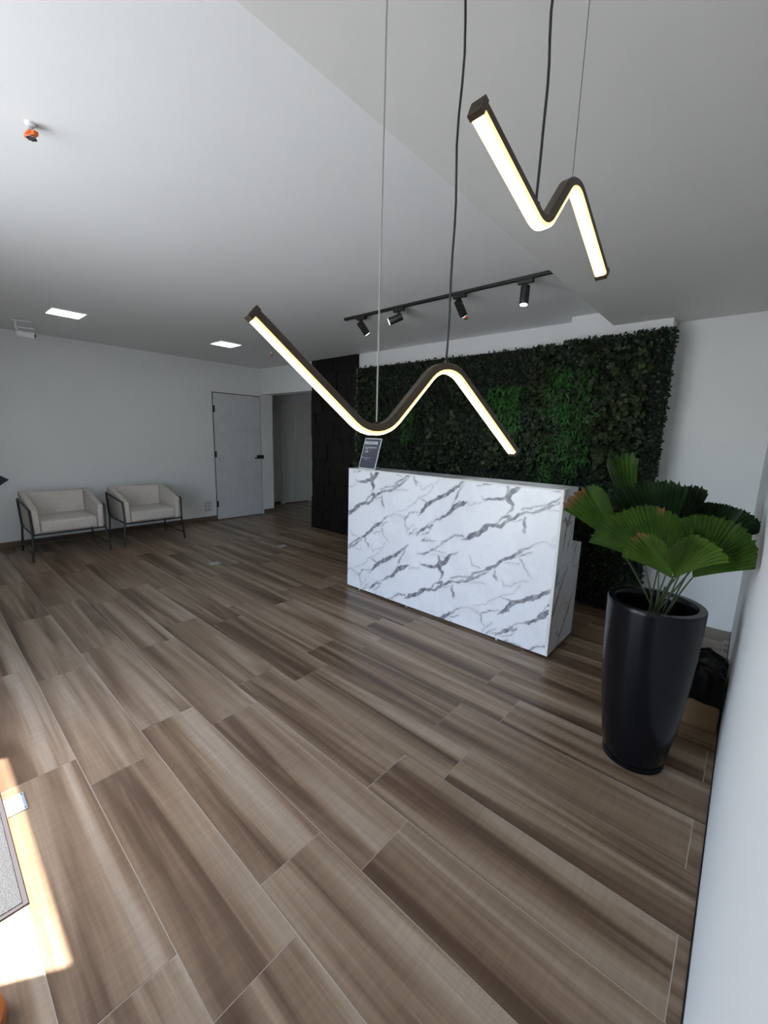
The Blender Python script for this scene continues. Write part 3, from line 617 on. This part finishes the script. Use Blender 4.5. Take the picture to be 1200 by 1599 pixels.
# ------------------------------------------------------------------ armchairs
def armchair(loc, rz, label):
    """origin at the middle of the chair's back on the floor, seat faces local +x, width along y"""
    t = thing('armchair', label, 'armchair', loc, rz, 'cream armchairs against the left wall')
    W = 0.345
    MB().box(0.15, 0.685, -0.272, 0.272, 0.315, 0.445).build('seat', FABRIC, t, 0.022, 3, True)
    bk = MB().prism([(0.03, -0.30, 0.30), (0.03, 0.30, 0.30), (0.00, 0.335, 0.715), (0.00, -0.335, 0.715)], [(0.17, -0.272, 0.30), (0.17, 0.272, 0.30), (0.105, 0.285, 0.712), (0.105, -0.285, 0.712)])
    bk.build('backrest', FABRIC, t, 0.018, 3, True)
    for s in (-1, 1):
        o0, i0 = 0.330 * s, 0.274 * s
        side = [(0.02, 0.30), (0.69, 0.305), (0.685, 0.57), (0.655, 0.590), (0.60, 0.60), (0.12, 0.712), (0.00, 0.715)]
        sp = lambda z: (z - 0.30) * 0.05 * s
        a = [(x, o0 + sp(z), z) for x, z in side]; b = [(x, i0 + sp(z) * 0.6, z) for x, z in side]
        MB().prism(a, b).build('armrest', FABRIC, t, 0.014, 3, True)
        yo = 0.346 * s
        r = 0.0115
        fl = MB().tube([(0.70, yo + 0.030 * s, 0.0), (0.69, yo + 0.004 * s, 0.31)], r, 8).build('leg', BLACKMETAL, t)
        MB().tube([(0.69, yo + 0.004 * s, 0.31), (0.680, yo + 0.010 * s, 0.578)], r, 8).build('arm_post', BLACKMETAL, t)
        MB().tube([(0.04, yo + 0.022 * s, 0.0), (0.05, yo + 0.004 * s, 0.31), (0.00, yo + 0.012 * s, 0.63)], r, 8).build('leg', BLACKMETAL, t)
        MB().tube([(0.680, yo + 0.010 * s, 0.578), (0.00, yo + 0.012 * s, 0.63)], r, 8).build('arm_rail', BLACKMETAL, t)
        MB().tube([(0.69, yo + 0.004 * s, 0.31), (0.05, yo + 0.004 * s, 0.31)], 0.008, 8).build('side_rail', BLACKMETAL, t)
        MB().tube([(0.697, yo + 0.022 * s, 0.09), (0.043, yo + 0.018 * s, 0.09)], 0.007, 8).build('side_stretcher', BLACKMETAL, t)
    MB().tube([(0.69, -0.35, 0.302), (0.69, 0.35, 0.302)], 0.010, 8).build('front_rail', BLACKMETAL, t)
    MB().tube([(0.05, -0.35, 0.31), (0.05, 0.35, 0.31)], 0.008, 8).build('back_rail', BLACKMETAL, t)
    MB().tube([(0.043, -0.364, 0.09), (0.043, 0.364, 0.09)], 0.007, 8).build('back_stretcher', BLACKMETAL, t)
armchair((-6.56, 1.165, 0), 0.0, 'cream upholstered armchair with black metal frame, farther from the white door')
armchair((-6.56, 2.09, 0), R(-1), 'cream upholstered armchair with black metal frame, nearer the white door')

# ------------------------------------------------------------------ planter and fan palm
PX, PY = -0.238, 2.17
pot = thing('planter', 'tall glossy black round planter by the right wall', 'planter', (PX, PY, 0))
MB().lathe([(0, 0.001), (0.122, 0.001), (0.130, 0.006), (0.130, 0.020), (0.124, 0.024), (0, 0.024)], 56).build('base_ring', POT, pot, 0, 2, True)
prof = [(0, 0.0245), (0.122, 0.0245), (0.133, 0.05), (0.150, 0.16), (0.166, 0.30), (0.178, 0.44), (0.186, 0.58), (0.190, 0.70), (0.192, 0.780), (0.192, 0.792), (0.189, 0.797), (0.162, 0.797), (0.158, 0.793), (0.155, 0.76), (0.152, 0.66), (0.10, 0.655), (0, 0.655)]
MB().lathe(prof, 72).build('pot_body', POT, pot, 0, 2, True)
sl = MB().lathe([(0, 0.675), (0.08, 0.672), (0.148, 0.664), (0.148, 0.6555), (0, 0.6555)], 40).build('soil', SOIL, pot, 0, 2, True)

palm = thing('fan_palm', 'potted fan palm with large pleated round leaves in black planter', 'palm', (PX, PY, 0.677))
LEAVES = [(-0.235, 2.06, 0.971, -0.310, 2.02, 1.252, 50, 0), (-0.165, 1.93, 0.978, -0.290, 1.83, 1.165, 21, 2), (-0.159, 1.93, 0.982, -0.118, 1.82, 1.195, 27, 2), (-0.109, 1.98, 0.987, 0.004, 1.92, 1.235, 33, 0), (-0.388, 2.12, 1.006, -0.555, 2.08, 1.303, 21, 0), (-0.368, 2.3, 1.062, -0.535, 2.35, 1.425, 12, 0), (-0.259, 2.25, 0.983, -0.347, 2.3, 1.326, 30, 1), (-0.199, 2.3, 1.047, -0.231, 2.4, 1.307, 27, 1), (-0.119, 2.1, 1.112, -0.108, 2.12, 1.223, 40, 2), (-0.061, 2.1, 1.11, 0.005, 2.1, 1.262, 34, 1), (-0.088, 2.35, 1.104, -0.079, 2.4, 1.243, 33, 1), (-0.131, 2.4, 1.104, -0.14, 2.45, 1.237, 28, 1)]
def palm_leaf(i, L):
    rng = random.Random(100 + i)
    org = Vector((PX, PY, 0.677)); hub = Vector(L[:3]) - org; tip = Vector(L[3:6]) - org
    ax = tip - hub; Rr = ax.length; ax.normalize()
    n = Vector((0.25, -1, 0.45)); n = (n - ax * n.dot(ax)).normalized()
    nv = {0: (-0.25, -1, 0.25), 1: (-0.30, -1, 0.35), 2: (0.40, -1, 0.40), 3: (0.15, -1, 0.75), 4: (-0.5, -0.8, 0.55), 5: (0.6, -0.75, 0.1), 6: (-0.1, -1, 0.1), 7: (-0.1, -1, 0.1), 8: (0.2, -1, 0.5), 9: (0.25, -1, -0.1), 10: (-0.1, -1, 0.1), 11: (-0.1, -1, 0.1)}[i]
    n = Vector(nv); n = (n - ax * n.dot(ax)).normalized()
    sd = ax.cross(n).normalized()
    half = R(L[6]) ; np_ = max(10, int(L[6] * 2 / 3.0)); ns = np_ * 2
    cup = (0.22, 0.40, 0.45, 0.25, 0.4, 0.5, 0.15, 0.15, 0.3, 0.2, 0.2, 0.2)[i]
    verts, cols, rings = [], [], []
    rad = [0.0, 0.12, 0.3, 0.5, 0.7, 0.86, 1.0]
    burn = {1: (0.35, 0.65), 4: (0.05, 0.45), 0: (0.62, 0.68)}.get(i, (2, 2))
    for ri, r in enumerate(rad):
        ring = []
        for k in range(ns + 1):
            th = -half + 2 * half * k / ns; e = abs(th) / half
            rr = r * Rr * (1 - 0.10 * e ** 4) * (1.0 if ri < len(rad) - 1 else (1.0 if k % 2 == 0 else 0.97)) * (1 + (0.02 * math.sin(k * 1.9 + i) if ri == len(rad) - 1 else 0))
            pl = (0.5 if k % 2 else -0.5) * (0.0065 if i < 4 else 0.0085) * Rr / 0.3 * r
            fold = (0.30, 0.42, 0.42, 0.34, 0.35, 0.45, 0.12, 0.12, 0.3, 0.25, 0.2, 0.2)[i]
            off = -fold * abs(math.sin(th)) * rr * r - cup * 0.5 * (1 - math.cos(th * 1.2)) * rr * 2.2 + pl - 0.10 * r * r * Rr * (0.3 + e)
            p = hub + ax * (rr * math.cos(th)) + sd * (rr * math.sin(th)) - n * off
            p.x = min(p.x, XR - 0.012 - PX)
            verts.append(p); ring.append(len(verts) - 1)
            b = 1.0 if (ri == len(rad) - 1 and burn[0] < k / ns < burn[1]) else 0.0
            cols.append(b)
        rings.append(ring)
    faces = []
    for a, b in zip(rings, rings[1:]):
        for k in range(ns): faces.append((a[k], a[k + 1], b[k + 1], b[k]))
    me = bpy.data.meshes.new('leaf'); me.from_pydata([tuple(v) for v in verts], [], faces); me.update()
    at = me.color_attributes.new('Col', 'FLOAT_COLOR', 'POINT')
    at.data.foreach_set('color', [x for c in cols for x in (c, c, c, 1)])
    me.materials.append((PALM, PALMDARK, PALMLIGHT)[L[7]])
    o = link_obj('leaf', me, palm)
    root = Vector((rng.uniform(-0.03, 0.03), rng.uniform(-0.03, 0.03), 0.0)); mid = root.lerp(hub, 0.5) + Vector((0, 0, 0.04))
    pts = [root * (1 - s) ** 2 + mid * 2 * s * (1 - s) + hub * s * s for s in [q / 8 for q in range(9)]]
    MB().tube(pts, [0.0042 - 0.0018 * q / 8 for q in range(9)], 7).build('petiole', STEM, o, 0, 2, True)
for i, L in enumerate(LEAVES): palm_leaf(i, L)
for i, (x, y, z) in enumerate(((0.01, -0.01, 0.16), (-0.015, 0.0, 0.13), (0.025, 0.02, 0.19))):
    MB().tube([(x * .5, y * .5, 0), (x, y, z)], [0.009, 0.004], 8).build('leaf_sheath', STEM, palm)

# ------------------------------------------------------------------ cardboard box with bin bag
cx = thing('cardboard_box', 'brown cardboard box on the floor behind the black planter', 'box', (-0.098, 2.80, 0))
MB().box(-0.155, 0.155, -0.15, -0.145, 0.001, 0.26).build('box_side', CARD, cx)
MB().box(-0.155, 0.155, 0.145, 0.15, 0.001, 0.26).build('box_side', CARD, cx)
MB().box(-0.155, -0.15, -0.1448, 0.1448, 0.001, 0.26).build('box_side', CARD, cx)
MB().box(0.15, 0.155, -0.1448, 0.1448, 0.001, 0.26).build('box_side', CARD, cx)
MB().box(-0.1498, 0.1498, -0.1448, 0.1448, 0.001, 0.006).build('box_base', CARD, cx)
def bin_bag():
    t = thing('bin_bag', 'crumpled black plastic bag folded over the cardboard box', 'bin bag', (-0.098, 2.80, 0))
    rng = np.random.default_rng(5); n = 64
    prof = [(1.045, 0.150), (1.05, 0.19), (1.045, 0.23), (1.05, 0.285), (1.02, 0.318), (0.90, 0.332), (0.72, 0.318), (0.50, 0.322), (0.25, 0.305)]
    me = bpy.data.meshes.new('bag_skin'); V = []; F = []
    ph = rng.uniform(0, 6.28, 6)
    for j, (s, z) in enumerate(prof):
        for k in range(n):
            a = 2 * math.pi * k / n; c, d = math.cos(a), math.sin(a)
            q = 1 / max(abs(c), abs(d)); q = min(q, 1.38)
            wr = 0.008 * math.sin(9 * a + ph[0] + j * 0.8) + 0.006 * math.sin(17 * a + ph[1] - j) + 0.004 * math.sin(29 * a + ph[2] + 2 * j)
            up = 0.012 * math.sin(5 * a + ph[3]) + 0.008 * math.sin(13 * a + ph[4])
            amp = 0.25 if j < 4 else 1.0
            rx = 0.155 * s * q * c + (wr * c * 0.5 * amp if j >= 4 else abs(wr) * c * .35); ry = 0.15 * s * q * d + (wr * d * amp if j >= 4 else abs(wr) * d * .5)
            V.append((min(rx, 0.162), ry, z + up * (1.0 if j > 2 else 0.3)))
    for j in range(len(prof) - 1):
        for k in range(n): F.append((j * n + k, j * n + (k + 1) % n, (j + 1) * n + (k + 1) % n, (j + 1) * n + k))
    F.append(tuple((len(prof) - 1) * n + k for k in range(n)))
    me.from_pydata(V, [], F); me.update(); me.materials.append(BAG)
    o = link_obj('bag_skin', me, t)
bin_bag()

# ------------------------------------------------------------------ entrance corner: mat, pivot plate, glazed pot
mt = thing('door_mat', 'grey bristle door mat in the sun patch at left edge', 'door mat', (-2.30, -0.27, 0.0004))
MB().box(-0.755, 0.755, -0.345, 0.345, 0, 0.009).build('mat_pile', MAT_GREY, mt, 0.002)
e = MB().box(-0.768, 0.768, 0.346, 0.358, 0, 0.006).box(-0.768, 0.768, -0.358, -0.346, 0, 0.006).box(-0.768, -0.756, -0.3458, 0.3458, 0, 0.006).box(0.756, 0.768, -0.3458, 0.3458, 0, 0.006)
e.build('mat_edging', MAT_EDGE, mt)
pv = thing('floor_pivot_plate', 'steel door pivot cover plate let into the floor by the mat', 'pivot plate', (-2.025, 0.118, 0.0004))
MB().box(-0.055, 0.055, -0.026, 0.036, 0, 0.004).build('cover', PLATE, pv, 0.001)
for x in (-0.045, 0.045): MB().lathe([(0, 0.0041), (0.004, 0.0041), (0.003, 0.0052), (0, 0.0052)], 10, (x, 0.028, 0)).build('screw', STEEL, pv)
tp = MB().lathe([(0, 0.0005), (0.085, 0.0005), (0.10, 0.01), (0.104, 0.03), (0.10, 0.05), (0.09, 0.055), (0.08, 0.04), (0.0, 0.035)], 40).build('glazed_pot', TERRA, None, 0, 2, True)
tp.location = (-1.245, -0.10, 0)
tag(tp, 'rounded orange-brown pot just showing at the lower left corner', 'pot')
